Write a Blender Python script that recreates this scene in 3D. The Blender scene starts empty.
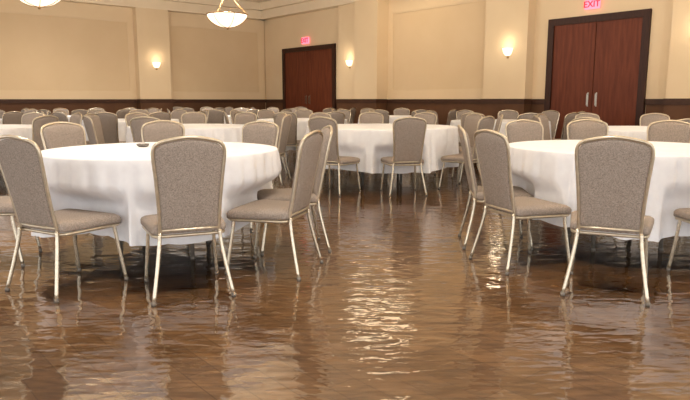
import bpy, bmesh, math, random
from mathutils import Vector, Matrix
random.seed(7)
S=bpy.context.scene
COL=S.collection
S.view_settings.view_transform='Standard'

# ---------------------------------------------------------------- materials
def srgb(r,g,b):
    f=lambda c:(c/255/12.92) if c/255<=0.04045 else ((c/255+0.055)/1.055)**2.4
    return (f(r),f(g),f(b),1)
def newmat(name):
    m=bpy.data.materials.new(name); m.use_nodes=True
    nt=m.node_tree; b=nt.nodes['Principled BSDF']
    return m,nt,b
def noise_mat(name,c1,c2,scale=20,rough=0.6,metal=0,bump=0,stretch=(1,1,1),detail=4,spec=0.5,bdist=0.01,lo=0.3,hi=0.7):
    m,nt,b=newmat(name)
    tc=nt.nodes.new('ShaderNodeTexCoord'); mp=nt.nodes.new('ShaderNodeMapping')
    mp.inputs['Scale'].default_value=stretch
    n=nt.nodes.new('ShaderNodeTexNoise'); n.inputs['Scale'].default_value=scale; n.inputs['Detail'].default_value=detail
    r=nt.nodes.new('ShaderNodeValToRGB')
    r.color_ramp.elements[0].position=lo; r.color_ramp.elements[1].position=hi
    r.color_ramp.elements[0].color=c1; r.color_ramp.elements[1].color=c2
    nt.links.new(tc.outputs['Object'],mp.inputs[0]); nt.links.new(mp.outputs[0],n.inputs['Vector'])
    nt.links.new(n.outputs['Fac'],r.inputs[0]); nt.links.new(r.outputs[0],b.inputs['Base Color'])
    b.inputs['Roughness'].default_value=rough; b.inputs['Metallic'].default_value=metal
    b.inputs['Specular IOR Level'].default_value=spec
    if bump:
        bn=nt.nodes.new('ShaderNodeBump'); bn.inputs['Strength'].default_value=bump; bn.inputs['Distance'].default_value=bdist
        nt.links.new(n.outputs['Fac'],bn.inputs['Height']); nt.links.new(bn.outputs[0],b.inputs['Normal'])
    return m
def emit_mat(name,c,strength,c2=None):
    m,nt,b=newmat(name)
    b.inputs['Base Color'].default_value=c
    n=nt.nodes.new('ShaderNodeTexNoise'); n.inputs['Scale'].default_value=6
    r=nt.nodes.new('ShaderNodeValToRGB'); r.color_ramp.elements[0].color=c2 or c; r.color_ramp.elements[1].color=c
    nt.links.new(n.outputs['Fac'],r.inputs[0]); nt.links.new(r.outputs[0],b.inputs['Emission Color'])
    b.inputs['Emission Strength'].default_value=strength
    return m
M_paint=noise_mat('wall_paint',srgb(219,194,158),srgb(223,199,164),1.5,0.7,spec=0.2)
M_panel=noise_mat('panel_paint',srgb(213,186,149),srgb(217,191,155),1.5,0.75,spec=0.2)
M_ceil=noise_mat('ceiling_paint',srgb(228,214,192),srgb(234,221,200),3,0.8,spec=0.1)
M_crown=noise_mat('crown_paint',srgb(228,209,180),srgb(232,214,186),3,0.6,spec=0.2)
M_mould=noise_mat('panel_moulding_paint',srgb(217,192,156),srgb(221,197,162),3,0.7,spec=0.2)
M_wain=noise_mat('wainscot_wood',srgb(86,57,38),srgb(100,68,46),2,0.6,spec=0.2)
M_rail=noise_mat('rail_wood',srgb(56,34,22),srgb(72,45,30),8,0.5,stretch=(1,1,6),spec=0.25)
M_door=noise_mat('mahogany',srgb(88,40,23),srgb(110,56,34),4,0.5,stretch=(5,5,0.5),detail=6,spec=0.2)
M_dframe=noise_mat('dark_mahogany',srgb(46,24,15),srgb(62,34,22),7,0.5,stretch=(6,6,0.6),spec=0.25)
M_metal=noise_mat('champagne_metal',srgb(204,192,172),srgb(220,209,190),40,0.25,metal=0.75)
M_trim=noise_mat('champagne_trim_metal',srgb(196,182,160),srgb(214,200,178),40,0.28,metal=0.72)
M_chrome=noise_mat('brushed_steel',srgb(160,154,144),srgb(180,174,164),60,0.35,metal=1.0)
M_brass=noise_mat('aged_brass',srgb(150,115,72),srgb(180,142,96),30,0.35,metal=0.8)
M_rubber=noise_mat('rubber',srgb(110,102,94),srgb(130,120,110),30,0.7)
M_fabric=noise_mat('woven_fabric',srgb(128,116,107),srgb(172,159,149),150,0.9,bump=0.15,bdist=0.002,stretch=(1,1,1),detail=4,spec=0.2,lo=0.3,hi=0.7)
M_cloth=noise_mat('linen',srgb(236,236,242),srgb(243,244,249),14,0.8,bump=0.06,bdist=0.01,spec=0.15)
M_bowl=emit_mat('alabaster_glow',(1,0.90,0.74,1),1.3,(1,0.80,0.58,1))
M_sconce=emit_mat('sconce_glow',(1,0.90,0.70,1),1.35,(1,0.82,0.56,1))
M_fill_lens=emit_mat('fill_lamp_glow',(1,0.9,0.72,1),6.0)
M_dome=emit_mat('dome_glow',(1,0.82,0.56,1),3.2)
M_exitw=emit_mat('sign_face',(1,0.22,0.32,1),1.3)
M_exitr=emit_mat('sign_letters',(0.85,0.0,0.03,1),0.9)
M_white=noise_mat('white_plastic',srgb(220,214,204),srgb(230,225,216),20,0.5)

def floor_mat():
    m,nt,b=newmat('brown_plank_floor')
    N=nt.nodes; L=nt.links
    tc=N.new('ShaderNodeTexCoord'); mp=N.new('ShaderNodeMapping'); mp.inputs['Rotation'].default_value=(0,0,math.radians(50))
    L.new(tc.outputs['Object'],mp.inputs[0])
    br=N.new('ShaderNodeTexBrick'); br.inputs['Scale'].default_value=1.0
    br.inputs['Brick Width'].default_value=0.9; br.inputs['Row Height'].default_value=0.13; br.inputs['Mortar Size'].default_value=0.002
    br.inputs['Color1'].default_value=srgb(138,103,69); br.inputs['Color2'].default_value=srgb(162,127,90); br.inputs['Mortar'].default_value=srgb(116,85,56)
    L.new(mp.outputs[0],br.inputs['Vector'])
    mp2=N.new('ShaderNodeMapping'); mp2.inputs['Rotation'].default_value=(0,0,math.radians(50)); mp2.inputs['Scale'].default_value=(2,10,1)
    L.new(tc.outputs['Object'],mp2.inputs[0])
    n=N.new('ShaderNodeTexNoise'); n.inputs['Scale'].default_value=3; n.inputs['Detail'].default_value=7; n.inputs['Distortion'].default_value=.6
    L.new(mp2.outputs[0],n.inputs['Vector'])
    r=N.new('ShaderNodeValToRGB'); r.color_ramp.elements[0].position=0.36; r.color_ramp.elements[1].position=0.63
    r.color_ramp.elements[0].color=(0.60,0.56,0.52,1); r.color_ramp.elements[1].color=(1.06,1.05,1.03,1)
    L.new(n.outputs['Fac'],r.inputs[0])
    mx=N.new('ShaderNodeMixRGB'); mx.blend_type='MULTIPLY'; mx.inputs[0].default_value=1
    L.new(br.outputs['Color'],mx.inputs[1]); L.new(r.outputs[0],mx.inputs[2]); L.new(mx.outputs[0],b.inputs['Base Color'])
    b.inputs['Roughness'].default_value=0.6
    b.inputs['Specular IOR Level'].default_value=0.2
    return m
def water_mat():
    m=bpy.data.materials.new('shallow_water'); m.use_nodes=True
    nt=m.node_tree; N=nt.nodes; L=nt.links
    for x in list(N): N.remove(x)
    out=N.new('ShaderNodeOutputMaterial')
    tc=N.new('ShaderNodeTexCoord')
    def noise(sc,st,rot=0,det=2,dist=0.0):
        mp=N.new('ShaderNodeMapping'); mp.inputs['Scale'].default_value=st; mp.inputs['Rotation'].default_value=(0,0,rot)
        L.new(tc.outputs['Object'],mp.inputs[0])
        n=N.new('ShaderNodeTexNoise'); n.inputs['Scale'].default_value=sc; n.inputs['Detail'].default_value=det
        n.inputs['Distortion'].default_value=dist
        L.new(mp.outputs[0],n.inputs['Vector']); return n.outputs['Fac']
    a=noise(6.5,(0.65,1.4,1),0.15,0.5,0.5)
    c=noise(20.0,(0.65,1.4,1),-0.2,0.5,0.5)
    mu=N.new('ShaderNodeMath'); mu.operation='MULTIPLY'; mu.inputs[1].default_value=0.36; L.new(c,mu.inputs[0])
    ad=N.new('ShaderNodeMath'); ad.operation='ADD'; L.new(a,ad.inputs[0]); L.new(mu.outputs[0],ad.inputs[1])
    bp=N.new('ShaderNodeBump'); bp.inputs['Strength'].default_value=1.0; bp.inputs['Distance'].default_value=0.0058
    L.new(ad.outputs[0],bp.inputs['Height'])
    fr=N.new('ShaderNodeFresnel'); fr.inputs['IOR'].default_value=1.8; L.new(bp.outputs[0],fr.inputs['Normal'])
    tr=N.new('ShaderNodeBsdfTransparent'); tr.inputs[0].default_value=(0.98,0.97,0.95,1)
    gl=N.new('ShaderNodeBsdfGlossy'); gl.inputs['Roughness'].default_value=0.02; gl.inputs['Color'].default_value=(1,1,1,1)
    L.new(bp.outputs[0],gl.inputs['Normal'])
    mx=N.new('ShaderNodeMixShader'); L.new(fr.outputs[0],mx.inputs[0]); L.new(tr.outputs[0],mx.inputs[1]); L.new(gl.outputs[0],mx.inputs[2])
    L.new(mx.outputs[0],out.inputs[0])
    return m

# ---------------------------------------------------------------- mesh helpers
def obj_from(bm,name,mat,parent=None,smooth=True,mats=None):
    me=bpy.data.meshes.new(name); bm.normal_update(); bm.to_mesh(me); bm.free()
    for mm in (mats or [mat]): me.materials.append(mm)
    if smooth:
        for p in me.polygons: p.use_smooth=True
    o=bpy.data.objects.new(name,me); COL.objects.link(o)
    if parent: o.parent=parent
    return o
def empty(name,loc=(0,0,0),rz=0,label=None,cat=None,group=None):
    e=bpy.data.objects.new(name,None); e.empty_display_size=0.1; COL.objects.link(e)
    e.location=loc; e.rotation_euler=(0,0,rz)
    if label: e['label']=label
    if cat: e['category']=cat
    if group: e['group']=group
    return e
def tube(bm,pts,r,n=10,closed=False,caps=True,mi=0):
    pts=[Vector(p) for p in pts]; rings=[]; N=len(pts)
    prev=None
    for i,p in enumerate(pts):
        if closed: t=(pts[(i+1)%N]-pts[i-1])
        else: t=(pts[min(i+1,N-1)]-pts[max(i-1,0)])
        t.normalize()
        if prev is None:
            ref=Vector((0,0,1)) if abs(t.z)<0.9 else Vector((1,0,0))
            u=t.cross(ref).normalized()
        else:
            u=(prev-t*prev.dot(t)).normalized()
        prev=u; v=t.cross(u)
        rr=r(i/(N-1)) if callable(r) else r
        rings.append([bm.verts.new(p+(u*math.cos(2*math.pi*k/n)+v*math.sin(2*math.pi*k/n))*rr) for k in range(n)])
    rng=range(N if closed else N-1)
    for i in rng:
        a=rings[i]; b=rings[(i+1)%N]
        for k in range(n):
            f=bm.faces.new((a[k],a[(k+1)%n],b[(k+1)%n],b[k])); f.material_index=mi
    if caps and not closed:
        for rg,fl in ((rings[0],True),(rings[-1],False)):
            f=bm.faces.new(rg[::-1] if fl else rg); f.material_index=mi
def catmull(pts,sub=4):
    out=[]; P=[Vector(p) for p in pts]
    for i in range(len(P)-1):
        p0=P[max(i-1,0)];p1=P[i];p2=P[i+1];p3=P[min(i+2,len(P)-1)]
        for k in range(sub):
            t=k/sub
            out.append(0.5*((2*p1)+(-p0+p2)*t+(2*p0-5*p1+4*p2-p3)*t*t+(-p0+3*p1-3*p2+p3)*t**3))
    out.append(P[-1]); return out
def pad(bm,outline,layers,mapf,mi=0):
    cx=sum(p[0] for p in outline)/len(outline); cy=sum(p[1] for p in outline)/len(outline)
    hs=max(abs(p[0]-cx) for p in outline)
    rings=[]
    for ins,h in layers:
        s=1-ins/hs
        rings.append([bm.verts.new(mapf(cx+(p[0]-cx)*s,cy+(p[1]-cy)*s,h)) for p in outline])
    n=len(outline)
    for a,b in zip(rings[:-1],rings[1:]):
        for k in range(n):
            f=bm.faces.new((a[k],a[(k+1)%n],b[(k+1)%n],b[k])); f.material_index=mi
    c0=bm.verts.new(mapf(cx,cy,layers[0][1])); c1=bm.verts.new(mapf(cx,cy,layers[-1][1]))
    for k in range(n):
        f=bm.faces.new((rings[0][(k+1)%n],rings[0][k],c0)); f.material_index=mi
        f=bm.faces.new((rings[-1][k],rings[-1][(k+1)%n],c1)); f.material_index=mi
def box(bm,x0,x1,y0,y1,z0,z1,mi=0):
    v=[bm.verts.new(p) for p in ((x0,y0,z0),(x1,y0,z0),(x1,y1,z0),(x0,y1,z0),(x0,y0,z1),(x1,y0,z1),(x1,y1,z1),(x0,y1,z1))]
    for q in ((0,3,2,1),(4,5,6,7),(0,1,5,4),(1,2,6,5),(2,3,7,6),(3,0,4,7)):
        f=bm.faces.new([v[i] for i in q]); f.material_index=mi

C=Vector((-2.58,20.5,0)); r=Vector((.641,-.767,0)); l=Vector((-.767,-.641,0))
nr=Vector((-.767,-.641,0)); nl=Vector((.641,-.767,0))

# ---------------------------------------------------------------- chair prototype parts
AB=math.radians(12)
ZS=0.378
half=[(0.163,0.0),(0.164,0.06),(0.168,0.17),(0.177,0.30),(0.186,0.40),(0.190,0.45),(0.189,0.487),(0.176,0.517),(0.148,0.534),(0.11,0.544),(0.055,0.555),(0.0,0.559)]
hc=[(p.x,p.y) for p in catmull([(a,b,0) for a,b in half],3)]
def bmap(x,w,h):
    y=-0.195-w*math.sin(AB)+0.5*x*x + h*math.cos(AB)
    z=ZS+w*math.cos(AB)+h*math.sin(AB)
    return Vector((x,y,z))
back_out=hc+[(-a,b) for a,b in hc[-2::-1]]
def part_backrest(bm,mi=0):
    pad(bm,[(a*0.955,0.030+b*0.922) for a,b in back_out],[(0.06,-0.012),(0.015,-0.011),(0.004,-0.008),(0.0,-0.003),(0,0.012),(0.012,0.026),(0.035,0.034),(0.09,0.038)],bmap,mi)
def part_backframe(bm,mi=0,n=10):
    tube(bm,[bmap(a,b,-0.002) for a,b in back_out],0.0098,n,mi=mi)
    tube(bm,[bmap(x,0.026,0) for x in (-0.162,-0.08,0,0.08,0.162)],0.008,8,mi=mi)
def seat_outline():
    c=[]
    corners=[(0.238,0.235,0.055),(-0.238,0.235,0.055),(-0.212,-0.185,0.045),(0.212,-0.185,0.045)]
    angs=[0,90,180,270]
    for (x,y,r_),a0 in zip(corners,angs):
        sx=1 if x>0 else -1; sy=1 if y>0 else -1
        for k in range(7):
            a=math.radians(a0+k*15)
            c.append((x-sx*r_+r_*math.cos(a),y-sy*r_+r_*math.sin(a)))
    return c
SO=seat_outline()
def smap(x,y,h):
    return Vector((x,y,ZS+h-(0.012*max(0,(y-0.12)/0.115)**2)))
def part_seat(bm,mi=0):
    pad(bm,SO,[(0.02,0.0),(0.004,0.003),(0,0.011),(0,0.035),(0.007,0.047),(0.025,0.056),(0.08,0.062)],smap,mi)
def part_seatframe(bm,mi=0,n=8):
    tube(bm,[Vector((x*0.94,y*0.94,ZS-0.011)) for x,y in SO],0.0100,n,closed=True,mi=mi)
def part_leg(bm,kind,sx,mi=0,mr=None,n=10):
    if kind=='rear': P=[(0.166,-0.192,ZS+.01),(0.172,-0.198,0.315),(0.194,-0.228,0.17),(0.222,-0.265,0.012)]
    else: P=[(0.195,0.185,ZS-.01),(0.199,0.192,0.30),(0.209,0.214,0.15),(0.219,0.235,0.012)]
    pts=[(x*sx,y,z) for x,y,z in P]
    tube(bm,catmull(pts,3),0.0112,n,mi=mi)
    e=Vector(pts[-1]); 
    tube(bm,[e+Vector((0,0,0.012)),e+Vector((0,0,-0.012))],0.013,n,mi=mr if mr is not None else mi)
def mk(fn,name,mats):
    bm=bmesh.new(); fn(bm); me=bpy.data.meshes.new(name); bmesh.ops.recalc_face_normals(bm,faces=bm.faces); bm.to_mesh(me); bm.free()
    for m in mats: me.materials.append(m)
    for p in me.polygons: p.use_smooth=True
    return me
CH=[('backrest',mk(part_backrest,'backrest',[M_fabric])),
    ('back_frame',mk(part_backframe,'back_frame',[M_trim])),
    ('seat_cushion',mk(part_seat,'seat_cushion',[M_fabric])),
    ('seat_frame',mk(part_seatframe,'seat_frame',[M_trim]))]
for k in ('rear','front'):
    for sx in (1,-1):
        CH.append(('leg',mk(lambda bm,k=k,sx=sx:part_leg(bm,k,sx,0,1),'leg',[M_metal,M_rubber])))
def whole(bm):
    part_backrest(bm,0); part_backframe(bm,1,6); part_seat(bm,0); part_seatframe(bm,1,6)
    for k in ('rear','front'):
        for sx in (1,-1): part_leg(bm,k,sx,1,1,6)
CH_FAR=mk(whole,'banquet_chair',[M_fabric,M_metal])
placed=[]
def add_chair(x,y,ang,far=False,label='grey woven banquet chair with champagne metal frame at a round table'):
    for px,py in placed:
        if math.hypot(px-x,py-y)<0.62 and y>6.5: return
    P=Vector((x,y,0))-C
    if P.dot(nr)<.45 or P.dot(nl)<.45: return
    placed.append((x,y))
    rz=ang-math.pi/2
    if far:
        o=bpy.data.objects.new('banquet_chair',CH_FAR); COL.objects.link(o)
        o.location=(x,y,0.0); o.rotation_euler=(0,0,rz)
        o['label']=label;o['category']='chair';o['group']='banquet chairs around the tables'
        return
    e=empty('banquet_chair',(x,y,0.0),rz,label,'chair','banquet chairs around the tables')
    for nm,me in CH:
        o=bpy.data.objects.new(nm,me); COL.objects.link(o); o.parent=e

# ---------------------------------------------------------------- tables
R=0.84; HT=0.765
def cloth_mesh(seed,chairs,nphi=200,nz=16,lr=R,hem=0.24):
    rnd=random.Random(seed)
    ph=[rnd.uniform(0,6.28) for _ in range(8)]
    bm=bmesh.new(); rings=[]
    def ring(rad,z): 
        return [bm.verts.new((rad*math.cos(2*math.pi*k/nphi),rad*math.sin(2*math.pi*k/nphi),z)) for k in range(nphi)]
    c=bm.verts.new((0,0,HT))
    for rad in (0.2,0.5,lr-0.04,lr-0.008): rings.append(ring(rad,HT))
    rings.append(ring(lr-0.002,HT-0.002)); rings.append(ring(lr+0.001,HT-0.008))
    for j in range(1,nz+1):
        t=j/nz; rr=[]
        for k in range(nphi):
            a=2*math.pi*k/nphi
            q=math.sin(9*a+ph[0]+1.2*math.sin(3*a+ph[1]))
            w=2*abs(q)**0.8-1
            q2=math.sin(15*a+ph[2]+1.8*math.sin(4*a+ph[3]))
            w2=2*abs(q2)**0.6-1.2
            w3=math.sin(53*a+ph[6]+2.2*math.sin(5*a+ph[7]))
            hz=hem+0.022*math.sin(4*a+ph[4])-0.006*w
            z=HT-0.010-(HT-0.010-hz)*t
            amp=0.036*t**0.5
            rad=lr+0.002+0.030*t+0.40*amp*w+0.50*amp*w2+.22*amp*w3
            x,y=rad*math.cos(a),rad*math.sin(a)
            s=min(1,max(0,(0.60-z)/0.14)); s=s*s*(3-2*s)
            if s>0:
                dmax=0.0
                for (cx,cy,ca) in chairs:
                    fx,fy=math.cos(ca),math.sin(ca)
                    dx,dy=x-cx,y-cy
                    ly=dx*fx+dy*fy; lx=dx*fy-dy*fx
                    al=abs(lx)
                    if -0.6<ly:
                        front=0.262-14*max(0,al-0.25)**2
                        if ly<front:
                            # push the hanging cloth radially inward until it clears the seat
                            cosr=max(0.35,(-(fx*x+fy*y))/rad)
                            dmax=max(dmax,min(0.34,(front-ly)/cosr))
                k2=1-dmax*s/rad
                x*=k2; y*=k2
            rr.append(bm.verts.new((x,y,z)))
        rings.append(rr)
    for k in range(nphi): bm.faces.new((rings[0][k],rings[0][(k+1)%nphi],c))
    for a,b in zip(rings[:-1],rings[1:]):
        for k in range(nphi): bm.faces.new((a[k],b[k],b[(k+1)%nphi],a[(k+1)%nphi]))
    me=bpy.data.meshes.new('tablecloth'); bm.normal_update(); bm.to_mesh(me); bm.free()
    me.materials.append(M_cloth)
    for p in me.polygons: p.use_smooth=True
    return me
def tleg(bm):
    tube(bm,[(0,0,0.75),(0,0,0.02)],0.016,8); tube(bm,[(0,0,0.02),(0,0,0.0)],0.02,8)
TLEG=mk(tleg,'leg',[M_rubber])
def ttop(bm):
    n=64; 
    v0=[bm.verts.new(((R-0.02)*math.cos(2*math.pi*k/n),(R-0.02)*math.sin(2*math.pi*k/n),0.735)) for k in range(n)]
    v1=[bm.verts.new((v.co.x,v.co.y,0.757)) for v in v0]
    bm.faces.new(v0[::-1]); bm.faces.new(v1)
    for k in range(n): bm.faces.new((v0[k],v0[(k+1)%n],v1[(k+1)%n],v1[k]))
TTOP=mk(ttop,'tabletop',[M_wain])
for p in TTOP.polygons: p.use_smooth=False
def add_table(x,y,seed,chairs,near=True,sc=1.0):
    e=empty('banquet_table',(x,y,0),0,'round banquet table under a draped white tablecloth','table','round banquet tables')
    loc=[(cx-x,cy-y,ca) for cx,cy,ca in chairs]
    me=cloth_mesh(seed,loc,420 if near else 150,18 if near else 8,lr=R*sc)
    o=bpy.data.objects.new('tablecloth',me); COL.objects.link(o); o.parent=e
    t=bpy.data.objects.new('tabletop',TTOP); COL.objects.link(t); t.parent=e; t.scale=(sc,sc,1)
    if near:
        for i in range(4):
            l_=bpy.data.objects.new('leg',TLEG); COL.objects.link(l_); l_.parent=e
            a=math.pi/4+i*math.pi/2; l_.location=(0.36*math.cos(a),0.36*math.sin(a),0)
def va(dx,dy): return math.atan2(dy,dx)
def ringchairs(x,y,degs,rad=1.12,jit=0.03):
    out=[]
    for d in degs:
        a=math.radians(d); r_=rad+random.uniform(-jit,jit*2)
        out.append((x+r_*math.cos(a),y+r_*math.sin(a),a+math.pi+random.uniform(-0.08,0.08)))
    return out
def place(x,y,seed,chairs,far=False,sc=1.0):
    add_table(x,y,seed,chairs,not far,sc)
    for c in chairs: add_chair(c[0],c[1],c[2],far)
T1=(-1.34,4.55)
place(*T1,1,[(-1.68,3.67,va(.48,.88)),(-.946,3.60,va(-.38,.92)),(-.48,4.04,va(-.95,.28)),(-.42,4.64,va(-.96,-.22)),
             (-.90,5.50,va(-.42,-.9)),(-1.66,5.62,va(.22,-1)),(-2.26,5.30,va(.78,-.63)),(-2.46,4.25,va(.97,.2))])
T2=(2.12,4.80)
place(*T2,2,[(1.57,3.60,va(.42,.91)),(2.37,3.76,va(-.03,1)),(1.22,4.18,va(.94,.34)),(1.19,4.78,va(.98,-.1)),
             (1.80,5.84,va(.15,-1)),(2.38,5.95,va(-.15,-1)),(2.93,5.72,va(-.6,-.8)),(3.25,4.95,va(-1,-.1))])
T3=(.50,8.55)
place(*T3,3,[(.70,7.42,va(-.15,.98)),(-.12,7.48,va(.5,.86))]+ringchairs(*T3,[-38,-5,27,60,93,126],1.28),sc=1.22)
place(-2.15,8.7,4,ringchairs(-2.15,8.7,[-14,30,66,102,138,174,-140,-98]))
place(-5.0,8.4,5,ringchairs(-5.0,8.4,[-25,15,50,85,120,-70]))
place(3.85,7.9,6,ringchairs(3.85,7.9,[-100,-142,175,138,100,62,25,-55]))
far=[(2.7,10.9),(-.8,11.7),(-3.9,11.4),(-7.0,11.4),(1.15,13.9),(-2.5,14.2),(-5.7,14.3),(-1.1,16.5),(-4.3,17.0),(-8.6,14.0)]
for i,(x,y) in enumerate(far):
    off=random.uniform(0,36)
    place(x,y,20+i,ringchairs(x,y,[off+k*34 for k in range(10)],1.14,0.01),far=True)

e=empty('condiment_dish',(-1.55,4.76,HT),0.3,'small dark dish with sugar packets on a white tablecloth','dish')
bm=bmesh.new(); prof=[(.0,.002),(.03,.002),(.042,.010),(.048,.024),(.045,.024),(.04,.012),(.0,.008)]
rg=[[bm.verts.new((max(a,.001)*math.cos(2*math.pi*k/24),max(a,.001)*math.sin(2*math.pi*k/24),b)) for k in range(24)] for a,b in prof]
for a,b in zip(rg[:-1],rg[1:]):
    for k in range(24): bm.faces.new((a[k],a[(k+1)%24],b[(k+1)%24],b[k]))
obj_from(bm,'bowl',M_rubber,e)
for i in range(3):
    bm=bmesh.new(); box(bm,-.016,.016,-.002,.002,.010,.036); o=obj_from(bm,'packet',M_white,e,smooth=False); o.location=(0,-.014+i*.014,0); o.rotation_euler=(.15*(i-1),0,.05*i)

# ---------------------------------------------------------------- room
trim_i=[0]
def wbox(name,wall,s0,s1,z0,z1,d0,d1,mat,parent=None,struct=True):
    d,n=(r,nr) if wall=='R' else (l,nl)
    bm=bmesh.new(); box(bm,s0,s1,d0,d1,z0,z1)
    for v in bm.verts:
        s,dd,z=v.co; v.co=C+d*s+n*dd+Vector((0,0,z))
    bmesh.ops.recalc_face_normals(bm,faces=bm.faces)
    if name=='trim': trim_i[0]+=1; name='trim_%d'%trim_i[0]
    o=obj_from(bm,name,mat,parent,smooth=False)
    if struct: o['kind']='structure'
    return o
ZC=4.1; ZR=1.14; PB=1.34; PT=3.26; CB=3.62
wbox('wall_right','R',-0.3,20,0,ZC+.1,-0.3,0,M_panel)
wbox('wall_left','L',-0.3,14,0,ZC+.1,-0.3,0,M_panel)
D1=(1.09,3.67); D2=(10.33,12.30); DT=2.67
def lowwall(wall,spans):
    for a,b in spans:
        wbox('trim',wall,a,b,0.12,ZR-0.10,0,0.03,M_wain)
        wbox('trim',wall,a,b,0,0.12,0,0.045,M_rail)
        wbox('trim',wall,a,b,ZR-0.10,ZR,0,0.06,M_rail)
lowwall('R',[(0.04,D1[0]-.02),(D1[1]+.02,D2[0]-.02),(D2[1]+.02,20)])
lowwall('L',[(0.04,14)])
def moulding(wall,s0,s1):
    w=.03
    for a,b,z0,z1 in ((s0,s1,PT-w,PT),(s0,s1,PB,PB+w),(s0,s0+w,PB+w,PT-w),(s1-w,s1,PB+w,PT-w)):
        wbox('trim',wall,a,b,z0,z1,0,0.018,M_mould)
def yield_stile(wall,a,b):
    segs=[(a,b)]
    if wall=='R':
        for d0,d1 in (D1,D2):
            ns=[]
            for x,y in segs:
                if d1<=x or d0>=y: ns.append((x,y))
                else:
                    if d0>x: ns.append((x,d0))
                    if d1<y: ns.append((d1,y))
                    wbox('trim',wall,d0,d1,DT,PT,0,0.025,M_paint)
            segs=ns
    for x,y in segs:
        wbox('trim',wall,x,y,ZR,PT,0,0.025,M_paint)
def field(wall,panels,end):
    wbox('trim',wall,0.05,end,PT,CB,0,0.025,M_paint)
    prev=0.05
    for a,b in panels:
        if a>prev+.01: yield_stile(wall,prev,a)
        wbox('trim',wall,a,b,ZR,PB,0,0.025,M_paint)
        moulding(wall,a,b)
        prev=b
    yield_stile(wall,prev,end)
field('R',[(5.9,8.8),(14.1,17.4)],20)
field('L',[(0.25,3.25),(4.45,8.2),(9.4,13.2)],14)
def pil(wall,a,b,dep,z1=CB):
    wbox('trim',wall,a,b,ZR,z1,0.025,dep,M_paint)
    wbox('trim',wall,a-.01,b+.01,0,ZR-.0,0.06,dep+.02,M_wain)
    wbox('trim',wall,a-.02,b+.02,ZR-.10,ZR+.005,0.06,dep+.04,M_rail)
pil('R',3.95,4.86,.18); pil('R',4.88,5.75,.40); pil('R',8.96,10.0,.28); pil('R',12.75,13.8,.28)
pil('L',3.38,4.31,.28); pil('L',8.3,9.25,.28)
for wall,end in (('R',20),('L',14)):
    wbox('trim',wall,0,end,CB,CB+.06,0,.29,M_crown)
    wbox('trim',wall,0,end,CB+.06,CB+.26,0,.24,M_crown)
    wbox('trim',wall,0,end,CB+.26,ZC,0,.38,M_crown)
bm=bmesh.new(); box(bm,-15,13,-3.5,22,ZC,ZC+.1); ce=obj_from(bm,'ceiling',M_ceil,smooth=False); ce['kind']='structure'
bm=bmesh.new(); box(bm,-15,13,-3.5,22,-0.1,0.0); fl=obj_from(bm,'floor',floor_mat(),smooth=False); fl['kind']='structure'
bm=bmesh.new()
wp=[C+nr*.05+nl*.05,C+r*19.9+nr*.05,Vector((10.2,-3.4,0)),Vector((-13.2,-3.4,0)),C+l*13.9+nl*.05]
vs=[bm.verts.new((p.x,p.y,.006)) for p in wp]; f=bm.faces.new(vs); f.normal_update()
if f.normal.z<0: f.normal_flip()
wa=obj_from(bm,'flood_water',water_mat(),smooth=False)
wa['kind']='stuff'; wa['label']='shallow rippling flood water covering the brown floor'; wa['category']='water'

def door(n,s0,s1,handles=True):
    e=empty('door_%d'%n,C+r*((s0+s1)/2)); e['kind']='structure'
    base=e.location.copy()
    def db(name,a,b,z0,z1,d0,d1,mat):
        o=wbox(name,'R',a,b,z0,z1,d0,d1,mat,struct=False); 
        for v in o.data.vertices: v.co-=base
        o.parent=e; return o
    fw=.125
    bm=bmesh.new()
    for a,b,z0,z1 in ((s0,s0+fw,0,DT),(s1-fw,s1,0,DT),(s0+fw,s1-fw,DT-fw,DT)):
        box(bm,a,b,0.0,0.085,z0,z1)
    for v in bm.verts:
        s,dd,z=v.co; v.co=C+r*s+nr*dd+Vector((0,0,z))-base
    bmesh.ops.recalc_face_normals(bm,faces=bm.faces)
    obj_from(bm,'door_frame',M_dframe,e,smooth=False)
    mid=(s0+s1)/2
    for a,b,side in ((s0+fw,mid-.008,-1),(mid+.008,s1-fw,1)):
        db('door_leaf',a,b,0.01,DT-fw,0.005,0.05,M_door)
        bm=bmesh.new(); hs=mid+side*.085
        box(bm,hs-.006,hs+.006,.085,.098,1.02,1.24); box(bm,hs-.006,hs+.006,.05,.085,1.03,1.045); box(bm,hs-.006,hs+.006,.05,.085,1.215,1.23)
        box(bm,hs-.012,hs+.012,.05,.054,1.0,1.26)
        for v in bm.verts:
            s,dd,z=v.co; v.co=C+r*s+nr*dd+Vector((0,0,z))-base
        bmesh.ops.recalc_face_normals(bm,faces=bm.faces)
        obj_from(bm,'handle',M_chrome,e,smooth=False)
door(1,*D1); door(2,*D2)

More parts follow.
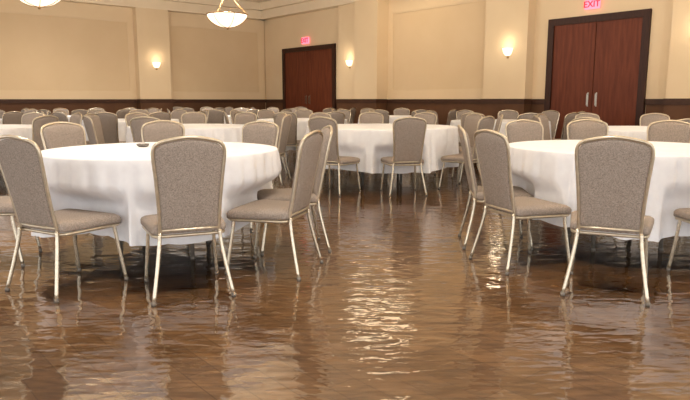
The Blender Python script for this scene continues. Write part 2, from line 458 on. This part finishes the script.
def exit_sign(s,z=2.84,w=.36,h=.2,sc=1.0):
    ang=math.atan2(r.y,r.x)
    e=empty('exit_sign',C+r*s+nr*.045+Vector((0,0,z)),ang,'lit pinkish red EXIT sign mounted above the double door','sign','exit signs above doors')
    e.scale=(sc,sc,sc)
    bm=bmesh.new(); box(bm,-w/2,w/2,-.06,0,-h/2,h/2); bmesh.ops.bevel(bm,geom=bm.edges[:],offset=.008,segments=2,affect='EDGES')
    obj_from(bm,'sign_box',M_exitw,e,smooth=False)
    cu=bpy.data.curves.new('t','FONT'); cu.body='EXIT'; cu.size=.19; cu.align_x='CENTER'; cu.align_y='CENTER'; cu.extrude=.003; cu.offset=.003
    t=bpy.data.objects.new('t',cu); COL.objects.link(t); bpy.context.view_layer.update()
    me=bpy.data.meshes.new_from_object(t.evaluated_get(bpy.context.evaluated_depsgraph_get()))
    bpy.data.objects.remove(t)
    me.materials.clear(); me.materials.append(M_exitr)
    o=bpy.data.objects.new('lettering',me); COL.objects.link(o); o.parent=e; o.location=(0,-.064,0); o.rotation_euler=(math.pi/2,0,0)
exit_sign(2.30,sc=.92); exit_sign(11.22,z=2.86,sc=.82)

def pointlight(name,loc,power,rad,col=(1,.82,.6),parent=None):
    ld=bpy.data.lights.new(name,'POINT'); ld.energy=power; ld.shadow_soft_size=rad; ld.color=col
    o=bpy.data.objects.new(name,ld); COL.objects.link(o); o.location=loc
    if parent: o.parent=parent
    return o
def sconce(wall,s,dep,z=2.10):
    d,n=(r,nr) if wall=='R' else (l,nl)
    p=C+d*s+n*dep+Vector((0,0,z))
    ang=math.atan2(n.y,n.x)+math.pi/2
    e=empty('wall_sconce',p,ang,'glowing frosted half-bowl wall sconce on a pilaster','wall lamp','wall sconces')
    e.scale=(.78,.78,.78)
    bm=bmesh.new(); rings=[]
    prof=[(0.01,-.12),(.05,-.112),(.09,-.085),(.12,-.035),(.14,.03),(.15,.08),(.142,.08),(.11,.01),(.06,-.07)]
    n_=16
    for rad,zz in prof:
        rings.append([bm.verts.new((rad*math.cos(math.pi*k/n_)*1.0,-rad*math.sin(math.pi*k/n_)-.004,zz)) for k in range(n_+1)])
    for a,b in zip(rings[:-1],rings[1:]):
        for k in range(n_): bm.faces.new((a[k],a[k+1],b[k+1],b[k]))
    bmesh.ops.recalc_face_normals(bm,faces=bm.faces)
    obj_from(bm,'lamp_shade',M_sconce,e)
    bm=bmesh.new(); box(bm,-.035,.035,-.015,0,-.18,-.05); bmesh.ops.bevel(bm,geom=bm.edges[:],offset=.005,segments=2,affect='EDGES')
    tube(bm,[(0,-.02,-.145),(0,-.02,-.115)],.018,10)
    obj_from(bm,'bracket',M_brass,e,smooth=False)
    pointlight('bulb',(0,-.22,.20),3.2,.13,(1,.84,.62),e)
sconce('R',4.45,.18); sconce('R',9.56,.28); sconce('R',13.2,.28); sconce('L',3.80,.28); sconce('L',8.8,.28)

def chandelier(x,y,zb=2.42,power=270,rad=.37):
    e=empty('bowl_chandelier',(x,y,zb),0,'alabaster bowl chandelier with bronze ribs hanging from the ceiling','chandelier','bowl chandeliers')
    bm=bmesh.new(); prof=[(0.012,0.0),(.10,.012),(.19,.045),(.27,.10),(.32,.155),(.335,.19),(.34,.21)]
    pr=catmull([(a,b,0) for a,b in prof],3); n_=48; rings=[]
    for p in pr: 
        rings.append([bm.verts.new((p.x*math.cos(2*math.pi*k/n_),p.x*math.sin(2*math.pi*k/n_),p.y)) for k in range(n_)])
    for a,b in zip(rings[:-1],rings[1:]):
        for k in range(n_): bm.faces.new((a[k],a[(k+1)%n_],b[(k+1)%n_],b[k]))
    obj_from(bm,'glass_bowl',M_bowl,e)
    bm=bmesh.new()
    tube(bm,[(.345*math.cos(2*math.pi*k/48),.345*math.sin(2*math.pi*k/48),.212) for k in range(48)],.011,8,closed=True)
    for j in range(6):
        a=j*math.pi/3
        tube(bm,[((p.x+.004)*math.cos(a),(p.x+.004)*math.sin(a),p.y-.003) for p in pr],.005,6)
    bmesh.ops.create_uvsphere(bm,u_segments=12,v_segments=8,radius=.022,matrix=Matrix.Translation((0,0,-.015)))
    obj_from(bm,'brass_ring',M_brass,e)
    bm=bmesh.new()
    for j in range(3):
        a=j*2*math.pi/3+.3
        tube(bm,[(.345*math.cos(a),.345*math.sin(a),.215),(.03*math.cos(a),.03*math.sin(a),.55)],.0025,6)
    tube(bm,[(0,0,.53),(0,0,ZC-zb-.03)],.006,8); tube(bm,[(0,0,.52),(0,0,.57)],.02,12)
    tube(bm,[(0,0,ZC-zb-.045),(0,0,ZC-zb-.001)],.08,20)
    obj_from(bm,'suspension_rod',M_brass,e)
    pointlight('bulb',(0,0,.30),power,.12,(1,.93,.83),e)
for p in ((-2.0,10.9,2.34,130),(-4.28,9.0,2.41,150),(2.0,5.9,2.50,270),(-1.5,5.5,2.45,230),(4.5,3.4,2.45,270)):  # first two are visible; the other three are unseen, added for room light
    chandelier(*p)
def downlight(x,y,power=520,rad=.11,mat=None,label='unseen ceiling downlight added to brighten the room',name='added_fill_downlight'):
    e=empty(name,(x,y,ZC),0,label,'ceiling light','ceiling lights')
    bm=bmesh.new()
    bmesh.ops.create_circle(bm,cap_ends=True,radius=rad,segments=32,matrix=Matrix.Translation((0,0,-.008)))
    obj_from(bm,'lens',mat or M_fill_lens,e,smooth=False)
    bm=bmesh.new(); tube(bm,[((rad+.01)*math.cos(2*math.pi*k/32),(rad+.01)*math.sin(2*math.pi*k/32),-.008) for k in range(32)],.012,8,closed=True)
    obj_from(bm,'trim_ring',M_white,e)
    if power:
        ld=bpy.data.lights.new('spot','SPOT'); ld.energy=power; ld.spot_size=math.radians(140); ld.spot_blend=1; ld.shadow_soft_size=.15; ld.color=(1,.93,.83)
        o=bpy.data.objects.new('spot',ld); COL.objects.link(o); o.parent=e; o.location=(0,0,-.03)
downlight(.80,14.3,0,.80,M_dome,'large round glowing ceiling light near the wall','round_ceiling_light')
for p in ((-6.2,14.2),(0.2,2.2,380),(-3.4,4.5,380),(6.2,6.2),(-2.6,15.5),(-7.6,8.0)):  # fill lamps above the view, added to brighten chairs and far rows
    downlight(*p)

w=bpy.data.worlds.new('world'); S.world=w; w.use_nodes=True
bg=w.node_tree.nodes['Background']; bg.inputs[0].default_value=(1,.98,.95,1); bg.inputs[1].default_value=2.1

cd=bpy.data.cameras.new('camera'); cam=bpy.data.objects.new('camera',cd); COL.objects.link(cam)
cd.sensor_width=36; cd.lens=620/690*36
cam.location=(0,0,1.12); cam.rotation_euler=(math.radians(90-9.16),0,0)
S.camera=cam
